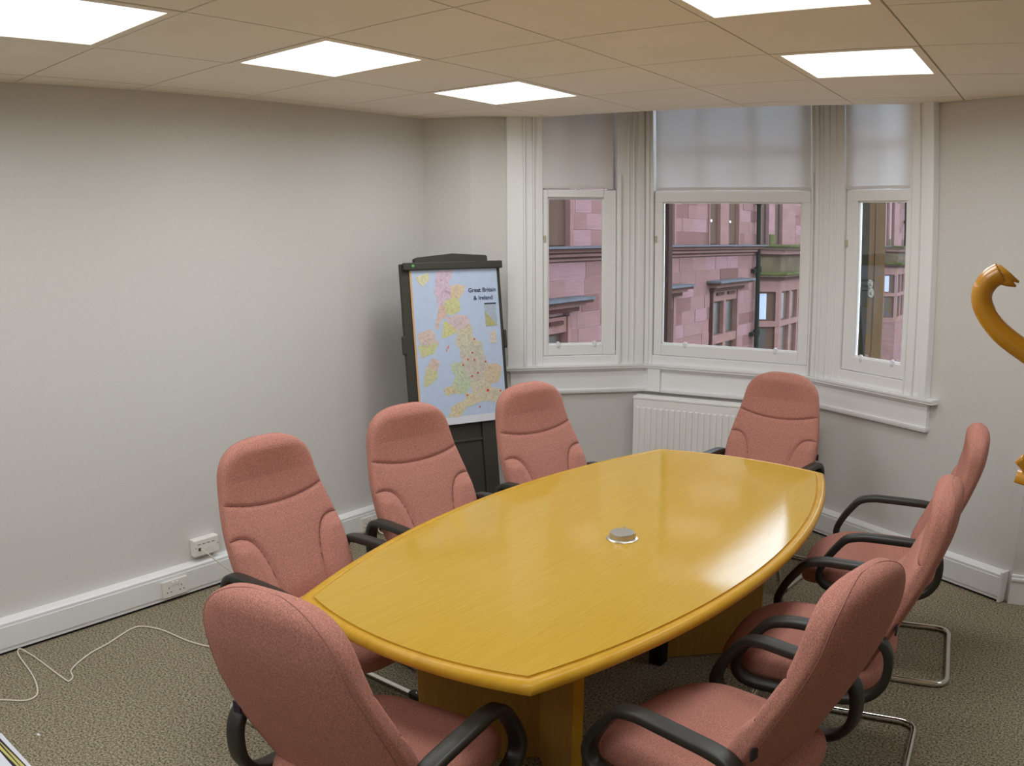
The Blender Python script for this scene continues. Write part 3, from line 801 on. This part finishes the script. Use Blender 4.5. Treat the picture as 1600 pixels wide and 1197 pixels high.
mp_ = tag(empty('printed_map'), 'printed map of Great Britain and Ireland hung on the easel', 'map')
easel_frame(mp_)
MB().box(0.0, 0.547, 0.004, 0.0085, -0.888, 0.006).build('sheet', 'map_sea', mp_)
MB().box(-0.010, 0.0, 0.004, 0.0085, -0.888, 0.004).build('mount_edge', 'end_grain', mp_)
MB().box(0.0, 0.547, 0.0032, 0.004, -0.888, -0.845).build('margin', 'paper_white', mp_)
LAND = {
    'highland': [(0.16, -0.006), (0.261, -0.001), (0.248, -0.042), (0.223, -0.075), (0.24, -0.096), (0.244, -0.159), (0.196, -0.182), (0.173, -0.247), (0.159, -0.247), (0.159, -0.189), (0.137, -0.13)],
    'northeast': [(0.24, -0.088), (0.333, -0.087), (0.31, -0.137), (0.284, -0.169), (0.244, -0.159)],
    'grampian': [(0.196, -0.182), (0.244, -0.159), (0.284, -0.169), (0.289, -0.228), (0.269, -0.248), (0.209, -0.249), (0.185, -0.215)],
    'argyll': [(0.158, -0.205), (0.195, -0.199), (0.198, -0.273), (0.161, -0.28), (0.144, -0.328), (0.129, -0.328), (0.145, -0.262)],
    'southscot': [(0.198, -0.273), (0.268, -0.26), (0.327, -0.272), (0.347, -0.323), (0.285, -0.337), (0.265, -0.36), (0.222, -0.316)],
    'galloway': [(0.183, -0.289), (0.222, -0.316), (0.265, -0.36), (0.167, -0.384)],
    'northengland': [(0.264, -0.369), (0.347, -0.315), (0.364, -0.4), (0.413, -0.429), (0.35, -0.458), (0.275, -0.453), (0.246, -0.418)],
    'yorkshire': [(0.275, -0.453), (0.413, -0.429), (0.418, -0.484), (0.421, -0.505), (0.345, -0.508), (0.272, -0.495)],
    'midlands': [(0.272, -0.495), (0.421, -0.505), (0.44, -0.566), (0.409, -0.657), (0.324, -0.658), (0.292, -0.588)],
    'eastanglia': [(0.44, -0.566), (0.493, -0.557), (0.535, -0.586), (0.509, -0.657), (0.444, -0.685), (0.409, -0.657)],
    'wales': [(0.199, -0.543), (0.268, -0.54), (0.292, -0.588), (0.324, -0.658), (0.291, -0.714), (0.236, -0.709), (0.213, -0.657), (0.23, -0.608)],
    'pembroke': [(0.151, -0.68), (0.213, -0.657), (0.236, -0.709), (0.162, -0.715)],
    'southeast': [(0.324, -0.658), (0.409, -0.657), (0.444, -0.685), (0.528, -0.723), (0.475, -0.782), (0.4, -0.766), (0.337, -0.726)],
    'southwest': [(0.291, -0.714), (0.337, -0.726), (0.4, -0.766), (0.361, -0.775), (0.284, -0.797), (0.243, -0.843), (0.17, -0.84), (0.202, -0.781), (0.278, -0.755)],
    'ulster': [(0.021, -0.354), (0.094, -0.334), (0.114, -0.36), (0.137, -0.411), (0.078, -0.423), (0.025, -0.411)],
    'ulstersouth': [(0.011, -0.419), (0.078, -0.423), (0.137, -0.419), (0.1, -0.474), (0.028, -0.489)],
    'eire': [(0.09, -0.498), (0.137, -0.522), (0.115, -0.574), (0.075, -0.563), (0.059, -0.537)],
    'eiresouth': [(0.049, -0.552), (0.115, -0.574), (0.111, -0.615), (0.068, -0.644), (0.032, -0.653)],
    'isle': [(0.182, -0.451), (0.204, -0.427), (0.204, -0.444), (0.184, -0.465)],
    'insetisles': [(0.019, -0.035), (0.106, -0.009), (0.112, -0.046), (0.064, -0.09)],
    'insetkey': [(0.448, -0.202), (0.526, -0.198), (0.526, -0.333), (0.449, -0.337)],
    'insetkeyland': [(0.45, -0.248), (0.527, -0.331), (0.451, -0.336)],
    'insetsmall': [(0.474, -0.369), (0.511, -0.362), (0.513, -0.435), (0.474, -0.441)]}
LC = {'highland': (214, 190, 206), 'northeast': (222, 200, 170), 'grampian': (210, 208, 152), 'argyll': (220, 190, 176), 'southscot': (216, 196, 196), 'galloway': (214, 208, 150), 'northengland': (212, 204, 176), 'yorkshire': (202, 200, 180),
      'midlands': (206, 196, 182), 'eastanglia': (214, 196, 166), 'wales': (196, 208, 176), 'pembroke': (214, 200, 160), 'southeast': (214, 204, 178), 'southwest': (218, 206, 172), 'ulster': (216, 196, 182), 'ulstersouth': (208, 206, 154),
      'eire': (216, 194, 180), 'eiresouth': (208, 204, 160), 'isle': (222, 160, 150), 'insetisles': (216, 212, 176), 'insetkey': (176, 188, 200), 'insetkeyland': (186, 180, 128), 'insetsmall': (218, 204, 190)}
rnd = random.Random(4)
def jag(poly, amp):
    out = []
    for i in range(len(poly)):
        a, b = poly[i], poly[(i+1) % len(poly)]
        for k in range(4):
            t = k/4; j = amp if k else amp*0.3
            out.append((a[0]+(b[0]-a[0])*t+rnd.uniform(-j, j), a[1]+(b[1]-a[1])*t+rnd.uniform(-j, j)))
    return out
for i, (k, poly) in enumerate(LAND.items()):
    mat('land_'+k, srgb(*LC[k]), 0.6, var=(70, 0.13))
    cx_ = sum(q[0] for q in poly)/len(poly); cz_ = sum(q[1] for q in poly)/len(poly)
    p = poly if k.startswith('inset') else jag([(cx_+(a-cx_)*1.07, cz_+(b-cz_)*1.07) for a, b in poly], 0.006)
    p = [(min(0.543, max(0.004, a)), min(0.0, b)) for a, b in p]
    yy = 0.0035-0.00004*i; n = len(p)
    MB().add([(x, yy, z) for x, z in p]+[(x, 0.0041, z) for x, z in p], [tuple(range(n)), tuple(range(n, 2*n))[::-1]]+[(q, n+q, n+(q+1) % n, (q+1) % n) for q in range(n)]).build('map_region', 'land_'+k, mp_)
for j, (x, z) in enumerate([(0.368, -0.405), (0.348, -0.483), (0.316, -0.521), (0.358, -0.526), (0.43, -0.541), (0.283, -0.55), (0.375, -0.603), (0.336, -0.619), (0.431, -0.71), (0.515, -0.72), (0.296, -0.727), (0.371, -0.802), (0.237, -0.824)]):
    r_ = 0.0085 if j in (8,) else 0.0055
    mb = MB().lathe([(r_, 0), (r_, 0.0006)], 10); mb.v = [(x+a, 0.0022-c, z+b) for a, b, c in mb.v]
    mb.build('marker_dot', 'yellow_dot' if j == 12 else 'red_dot', mp_)
mb = MB()                                   # thin road network printed over the land
def inside(x, z):
    for k, p in LAND.items():
        if k.startswith('inset'): continue
        c = False
        for i in range(len(p)):
            (x1, z1), (x2, z2) = p[i-1], p[i]
            if (z1 > z) != (z2 > z) and x < (x2-x1)*(z-z1)/(z2-z1)+x1: c = not c
        if c: return True
    return False
for _ in range(420):
    x, z = rnd.uniform(0.02, 0.53), rnd.uniform(-0.84, -0.01); a = rnd.uniform(0, 6.28)
    q = (x+0.02*math.cos(a), z+0.02*math.sin(a))
    if inside(x, z) and inside(*q):
        d = Vector((-math.sin(a), math.cos(a)))*0.0007
        mb.add([(x+d.x, 0.0024, z+d.y), (q[0]+d.x, 0.0024, q[1]+d.y), (q[0]-d.x, 0.0024, q[1]-d.y), (x-d.x, 0.0024, z-d.y)], [(0, 1, 2, 3)])
mat('road_print', srgb(178, 132, 128), 0.7)
rd = mb.build('road_print', 'road_print', mp_); rd['kind'] = 'stuff'
MB().box(0.45, 0.527, 0.0022, 0.003, -0.206, -0.198).build('print_bar', 'ink', mp_)
mat('print_green', srgb(150, 190, 186), 0.7)
MB().box(0.478, 0.520, 0.0022, 0.003, -0.868, -0.845).build('print_bar', 'print_green', mp_)
def text_mesh(s, size, x, z, parent):
    cu = bpy.data.curves.new('lettering', 'FONT'); cu.body = s; cu.size = size; cu.extrude = 0.0003; cu.align_x = 'CENTER'; cu.offset = size*0.012
    ob = bpy.data.objects.new('lettering', cu); COL.objects.link(ob)
    dg = bpy.context.evaluated_depsgraph_get(); me = bpy.data.meshes.new_from_object(ob.evaluated_get(dg))
    bpy.data.objects.remove(ob, do_unlink=True)
    me.materials.clear(); me.materials.append(MATS['ink'])
    q = link('lettering', me, parent)
    q.matrix_local = Matrix(((1, 0, 0, x), (0, 0, -1, 0.0024), (0, 1, 0, z), (0, 0, 0, 1)))
    return q
text_mesh('Great Britain', 0.0345, 0.442, -0.131, mp_)
text_mesh('& Ireland', 0.0345, 0.445, -0.177, mp_)

# ------------------------------------------------------------------ bentwood coat stand at the right edge
cs = tag(empty('coat_stand', (3.105, -0.83, 0)), 'golden bentwood coat stand with curled hook at the right picture edge', 'coat stand')
MB().lathe([(0.022, 0.25), (0.024, 0.8), (0.022, 1.72), (0.026, 1.735), (0.018, 1.76), (0.03, 1.785), (0.022, 1.81), (0.001, 1.825)], 20).build('pole', 'gold_wood', cs, True)
HK = [(-0.006, 1.510), (-0.040, 1.536), (-0.10, 1.575), (-0.150, 1.592), (-0.195, 1.614), (-0.237, 1.641), (-0.262, 1.672), (-0.266, 1.694), (-0.256, 1.713), (-0.240, 1.724)]
LOW = [(-0.02, 1.500), (-0.06, 1.455), (-0.11, 1.430), (-0.155, 1.436), (-0.192, 1.4655)]
for i in range(4):
    an = i*math.pi/2
    c, s = math.cos(an), math.sin(an)
    tr = lambda x, z, yy=0: (x*c-yy*s, x*s+yy*c, z)
    P_ = smooth_path([(x, 0, z) for x, z in HK], 6); rr = [0.0155]*len(P_)
    hk = MB().tube([tr(p.x, p.z) for p in P_], rr, n=14).build('hook', 'gold_wood', cs, True)
    a_, b_ = P_[-1], (P_[-1]-P_[-3]).normalized()
    for dz, ln in ((0.006, 0.024), (-0.007, 0.020)):
        nrm = Vector((-b_.z, 0, b_.x)); st = a_-b_*0.004-nrm*dz*-1; en = a_+Vector((0.026 if dz > 0 else 0.022, 0, -0.012 if dz > 0 else -0.018))+nrm*dz*0.0
        MB().tube([tr(st.x, st.z), tr((st.x+en.x)/2, (st.z+en.z)/2), tr(en.x, en.z)], [0.0095, 0.0065, 0.0015], n=10).build('hook_tip', 'gold_wood', hk, True)
    P2 = smooth_path([(x, 0, z) for x, z in LOW], 6)
    MB().tube([tr(p.x, p.z) for p in P2], 0.011, n=12).build('lower_hook', 'gold_wood', cs, True)
    MB().tube([tr(-0.02, 1.40), tr(-0.10, 1.418), tr(-0.195, 1.4375)], 0.010, n=12).build('peg', 'gold_wood', cs, True)
    P3 = smooth_path([(-0.02, 0, 0.42), (-0.05, 0, 0.30), (-0.12, 0, 0.24), (-0.20, 0, 0.16), (-0.25, 0, 0.06), (-0.29, 0, 0.014)], 6)
    MB().tube([tr(p.x, p.z) for p in P3], 0.0145, n=12).build('leg', 'gold_wood', cs, True)
MB().tube([(0.15*math.cos(2*math.pi*k/32), 0.15*math.sin(2*math.pi*k/32), 0.26) for k in range(32)], 0.010, True, 10).build('ring', 'gold_wood', cs, True)

# ------------------------------------------------------------------ bits on the floor at bottom left
random.seed(3)
specs = [('paper_white', 'grey-white brochure at the very bottom of the corner pile'), ('paper_black', 'black brochure just above the lowest one in the corner pile'), ('paper_yellow', 'yellow brochure third from the bottom of the corner pile'),
         ('paper_black', 'black brochure between the two yellow ones in the corner pile'), ('paper_yellow', 'yellow brochure third from the top of the corner pile'), ('paper_black', 'black brochure directly under the top one of the corner pile'), ('paper_white', 'white brochure on top of the pile in the lower left corner')]
z = 0.0
for i, (mt, lb) in enumerate(specs):
    o = MB().bbox(-0.15, 0.19, -0.12, 0.12, 0.0, 0.006, 0.001).build('brochure', mt)
    k = (0, 0.022, 0.034, 0.044, 0.054, 0.070, 0.080)[i]
    o.location = (0.06, -1.325-k*0.9, z); o.rotation_euler = (0, 0, R(-2)+0.02*(i % 3))
    tag(o, lb, 'brochure', 'brochures piled on the floor'); z += 0.006
sp = MB().bbox(-0.007, 0.007, -0.005, 0.005, 0.0, 0.003, 0.001).build('paper_scrap', 'paper_white'); sp.location = (0.02, -1.09, 0.0)
tag(sp, 'tiny white paper scrap lying on the carpet at lower left', 'paper scrap')

# ------------------------------------------------------------------ sandstone building across the lane
FX = -4.5
bd = tag(empty('sandstone_building', (FX, 18.0, -6.0)), 'pink sandstone building with brown windows seen through the bay windows', 'building')
def bpart(mb, name, m, parent=bd, smooth=False):
    o = mb.build(name, m, None, smooth); o.parent = parent
    o.matrix_parent_inverse = Matrix.Translation((-FX, -18.0, 6.0)); return o
def sub(mb, name, m, parent):
    o = mb.build(name, m, None); o.parent = parent; return o
YA_, YB_ = 2.0, 44.0
bpart(MB().box(FX-0.6, FX-0.125, YA_, YB_, -6, 6.8), 'backing_wall', 'mortar')
rnd = random.Random(11)
# openings (y0, y1, z0, z1)
OP = [(8.35, 9.80, 1.58, 3.4), (12.5, 13.64, 1.58, 3.4), (15.28, 15.98, 1.58, 3.4), (16.38, 17.10, 1.58, 3.4),
      (8.2, 9.74, -2.2, 0.74), (12.0, 13.66, -2.2, 0.80), (15.42, 17.17, -2.2, 0.80), (18.36, 21.4, -6, 3.4), (33.4, 36.44, -6, 3.4),
      (24.0, 25.6, -2.2, 0.8), (24.0, 25.6, 1.58, 3.4), (28.0, 29.6, -2.2, 0.8), (28.0, 29.6, 1.58, 3.4), (39.5, 41.0, -2.2, 0.8), (39.5, 41.0, 1.58, 3.4), (4.5, 6.0, -2.2, 0.74), (4.5, 6.0, 1.58, 3.4)]
CO = 0.27
unit = {}
for i in range(5):
    unit[i] = MB().box(-1, 0, 0, 1, 0, 1).mesh('stone', 'stone_%d' % i)
far = [MB() for _ in range(5)]; joints = MB()
nst = 0
zc = -5.97; row = 0
while zc < 6.6:
    z0, z1 = zc, zc+CO
    if 1.30 < (z0+z1)/2 < 1.58: zc = 1.585; continue
    if z0 < 1.30 < z1: z1 = 1.33
    y = YA_+(row % 2)*0.3
    cuts = sorted([(a, b) for a, b, c, d in OP if c < (z0+z1)/2 < d])
    yy0 = YA_
    for a, b in cuts+[(YB_, YB_)]:
        if a > yy0: joints.box(FX-0.125, FX-0.012, yy0, a, z0, z1)
        yy0 = max(yy0, b)
    while y < YB_:
        y2 = y+rnd.uniform(0.42, 0.85); segs = [(y, min(y2, YB_))]
        for a, b in cuts:
            ns = []
            for p, q in segs:
                if q <= a or p >= b: ns.append((p, q)); continue
                if p < a: ns.append((p, a))
                if q > b: ns.append((b, q))
            segs = ns
        for p, q in segs:
            if q-p < 0.04: continue
            k = rnd.choices(range(5), (4, 4, 2, 3, 1))[0]; pr = rnd.uniform(-0.006, 0.006)
            vis = ((8.9 < q and p < 11.2) or (13.4 < q and p < 18.3)) and z1 > -1.3 and z0 < 2.7
            if vis and nst < 300:
                o = link('stone', unit[k]); o.parent = bd
                o.location = (pr, p+0.003-18.0, z0+0.003+6.0); o.scale = (0.112+pr, q-p-0.006, z1-z0-0.006); nst += 1
            else: far[k].box(FX-0.13+pr, FX+pr, p+0.004, q-0.004, z0+0.004, z1-0.004)
        y = y2
    zc = z1; row += 1
o = bpart(joints, 'mortar_joints', 'mortar'); o['kind'] = 'stuff'
for k in range(5):
    o = bpart(far[k], 'distant_stonework', 'stone_%d' % k); o['kind'] = 'stuff'
# cornice in steps
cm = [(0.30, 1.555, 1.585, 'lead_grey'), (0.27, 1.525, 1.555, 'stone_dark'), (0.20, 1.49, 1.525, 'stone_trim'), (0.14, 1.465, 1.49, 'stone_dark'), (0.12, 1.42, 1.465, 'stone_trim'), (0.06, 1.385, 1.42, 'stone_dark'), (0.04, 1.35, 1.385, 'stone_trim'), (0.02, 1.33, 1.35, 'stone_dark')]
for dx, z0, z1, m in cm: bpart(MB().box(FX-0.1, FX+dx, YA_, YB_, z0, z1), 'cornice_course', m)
bpart(MB().box(FX-0.6, FX+0.35, YA_, YB_, 6.8, 7.25), 'eaves_cornice', 'stone_trim')
def bwin(y0, y1, z0, z1, mull, knob=False, fm='frame_brown'):
    o = bpart(MB().box(FX-0.115, FX-0.10, y0, y1, z0, z1), 'window', fm)
    pi = Matrix.Identity(4)
    xs = [y0]+mull+[y1]
    for a, b in zip(xs, xs[1:]):
        q = MB().box(FX-0.102, FX-0.09, a+0.05, b-0.05, z0+0.05, z1-0.05).build('pane', 'window_dark', o); q.matrix_parent_inverse = Matrix.Identity(4)
    if knob:
        for a, b in zip(xs, xs[1:]):
            q = MB().lathe([(0.028, 0), (0.03, 0.02), (0.001, 0.04)], 10); q.v = [(FX-0.06+c_, a+0.24+x_, 2.10+y_) for x_, y_, c_ in q.v]
            q.build('knob', 'white_knob', o)
    return o
def jamb(y0, y1, z0, z1, dx=0.03, m='stone_trim', nm='stone_jamb'): bpart(MB().box(FX-0.12, FX+dx, y0, y1, z0, z1), nm, m)
# upper floor brown timber windows
def uwin(y0, y1, my=None):
    o = bwin(y0, y1, 1.58, 3.4, [], True, 'frame_brown')
    bpart(MB().box(FX-0.09, FX-0.06, y0+0.12, y1-0.02, 1.60, 3.38), 'window_board', 'frame_brown')
for a, b in ((8.35, 9.70), (12.5, 13.55), (15.32, 15.93), (16.42, 17.05), (24.05, 25.55), (28.05, 29.55), (39.55, 40.95), (4.55, 5.95)): uwin(a, b)
for a, b in ((9.70, 9.80), (13.55, 13.64), (15.28, 15.33), (17.04, 17.10)): jamb(a, b, 1.58, 3.4)
jamb(15.93, 16.42, 1.58, 3.4, 0.02)
# lower windows with hoods
def lwin(y0, y1, zl):
    """outer jamb to outer jamb"""
    jamb(y0, y0+0.10, -2.2, zl+0.25); jamb(y1-0.10, y1, -2.2, zl+0.25)
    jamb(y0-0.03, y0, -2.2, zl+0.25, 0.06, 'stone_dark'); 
    mid = (y0+y1)/2
    jamb(mid-0.07, mid+0.07, -2.2, zl, 0.0, nm='mullion'); jamb(y0+0.1, y1-0.1, zl, zl+0.25, 0.0, nm='lintel')
    for yy in (y0+(y1-y0)*0.3, y0+(y1-y0)*0.7): bpart(MB().box(FX, FX+0.04, yy-0.2, yy+0.2, zl+0.13, zl+0.19), 'lintel_panel', 'stone_dark')
    jamb(y0+0.1, y1-0.1, -0.60, -0.41, 0.01, nm='transom')
    bwin(y0+0.1, y1-0.1, -2.2, zl, [mid])
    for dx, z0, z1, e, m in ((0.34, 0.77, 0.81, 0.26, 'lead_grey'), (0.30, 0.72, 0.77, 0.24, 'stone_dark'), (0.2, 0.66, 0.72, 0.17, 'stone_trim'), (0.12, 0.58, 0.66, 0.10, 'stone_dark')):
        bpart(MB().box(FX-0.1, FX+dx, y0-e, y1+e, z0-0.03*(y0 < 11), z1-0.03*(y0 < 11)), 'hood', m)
lwin(8.3, 9.74, 0.22); lwin(12.1, 13.66, 0.32); lwin(15.5, 17.12, 0.34); lwin(24.0, 25.6, 0.34); lwin(28.0, 29.6, 0.34); lwin(39.5, 41.0, 0.34); lwin(4.5, 6.0, 0.3)
# oriel bays
def oriel(y0, mossy):
    f = [(FX-0.05, y0), (FX+0.45, y0+0.49), (FX+0.45, y0+2.55), (FX-0.05, y0+3.04)]
    def poly(e): 
        return [(f[0][0], f[0][1]-e), (f[1][0]+e, f[1][1]-e*0.5), (f[2][0]+e, f[2][1]+e*0.5), (f[3][0], f[3][1]+e)]
    def course(e, z0, z1, m, nm): bpart(MB().prism(poly(e), z0, z1), nm, m)
    course(-0.12, -6, 1.3, 'window_dark', 'oriel_core')
    course(0.30, 1.55, 1.59, 'moss' if mossy else 'lead_grey', 'oriel_cornice'); course(0.22, 1.47, 1.55, 'moss_stone', 'oriel_cornice'); course(0.12, 1.36, 1.47, 'stone_trim', 'oriel_cornice'); course(0.04, 1.30, 1.36, 'stone_dark', 'oriel_cornice')
    course(0.0, 0.92, 1.30, 'moss_stone', 'oriel_parapet')
    course(0.22, 0.86, 0.92, 'moss', 'oriel_ledge'); course(0.16, 0.80, 0.86, 'moss_stone', 'oriel_ledge'); course(0.08, 0.72, 0.80, 'stone_dark', 'oriel_ledge')
    course(0.0, 0.43, 0.72, 'stone_trim', 'oriel_frieze')
    course(0.01, -0.44, -0.30, 'stone_trim', 'oriel_transom'); course(0.02, -1.5, -1.3, 'stone_trim', 'oriel_sill'); course(0.0, -6, -1.5, 'stone_1', 'oriel_base')
    P = poly(0.0)
    def face(i, splits):
        a, b = Vector(P[i]), Vector(P[i+1]); d = (b-a); n = Vector((d.y, -d.x)).normalized()
        for s0, s1 in splits:
            p, q = a+d*s0, a+d*s1
            bpart(MB().prism([tuple(p), tuple(q), tuple(q-n*0.1), tuple(p-n*0.1)], -1.3, 0.43), 'oriel_mullion', 'stone_trim')
        for (s0, s1), (s2, s3) in zip(splits, splits[1:]):
            p, q = a+d*s1, a+d*s2; md = p.lerp(q, 0.52)
            for z0, z1, lo in ((-0.30, 0.43, 0), (-1.3, -0.44, 1)):
                m = bpart(MB().prism([tuple(p-n*0.07), tuple(q-n*0.07), tuple(q-n*0.09), tuple(p-n*0.09)], z0, z1), 'window', 'frame_brown')
                m2 = 'curtain_pale' if (i == 0 and not lo) else 'window_dark'
                MB().prism([tuple(p.lerp(q, 0.05)-n*0.06), tuple(md-n*0.06), tuple(md-n*0.08), tuple(p.lerp(q, 0.05)-n*0.08)], z0+0.04, z1-0.05).build('pane', m2, m)
    face(0, [(0, 0.16), (0.84, 1.0)]); face(1, [(0, 0.07), (0.38, 0.46), (0.70, 0.76), (0.94, 1.0)]); face(2, [(0, 0.16), (0.84, 1)])
    # upper storey, set back flush with the wall
    bpart(MB().box(FX-0.13, FX+0.0, y0, y0+0.27, 1.59, 3.4), 'upper_pier', 'stone_3'); bpart(MB().box(FX-0.13, FX, y0+0.84, y0+1.30, 1.59, 3.4), 'upper_pier', 'stone_3')
    bpart(MB().box(FX-0.13, FX, y0+1.92, y0+3.04, 1.59, 3.4), 'upper_pier', 'stone_0')
    for a, b in ((0.27, 0.84), (1.30, 1.92)):
        o = bpart(MB().box(FX-0.11, FX-0.09, y0+a, y0+b, 1.59, 3.4), 'window', 'frame_brown')
        MB().box(FX-0.09, FX-0.08, y0+a+(b-a)*0.82, y0+b-0.02, 1.62, 3.36).build('pane', 'window_dark', o)
        q = MB().lathe([(0.035, 0), (0.037, 0.02), (0.001, 0.04)], 10); q.v = [(FX-0.085+c_, y0+a+0.12+x_, 2.10+y_) for x_, y_, c_ in q.v]; q.build('knob', 'white_knob', o)
    bpart(MB().bbox(FX, FX+0.03, y0+0.88, y0+1.22, 1.59, 1.85, 0.01), 'moss_patch', 'moss')
oriel(18.36, True); oriel(33.4, True)
bwin(21.55, 22.6, 1.58, 3.4, [], False)
for yp in (18.12, 37.2):
    dp = bpart(MB().tube([(FX+0.12, yp, -6), (FX+0.12, yp, 6.7)], 0.055, n=12), 'drainpipe', 'pipe_green')
    for z in (2.62, 0.98, -0.55, -2.2): MB().tube([(FX+0.12, yp, z-0.07), (FX+0.12, yp, z+0.07)], 0.085, n=12).build('pipe_collar', 'pipe_green', dp)
    for z in (0.98, -0.55): MB().box(FX, FX+0.1, yp-0.2, yp-0.08, z-0.08, z+0.02).build('pipe_bracket', 'pipe_green', dp)
struct(MB().box(-60, 60, -30, 90, -6.2, -6.0).build('street', 'asphalt'))
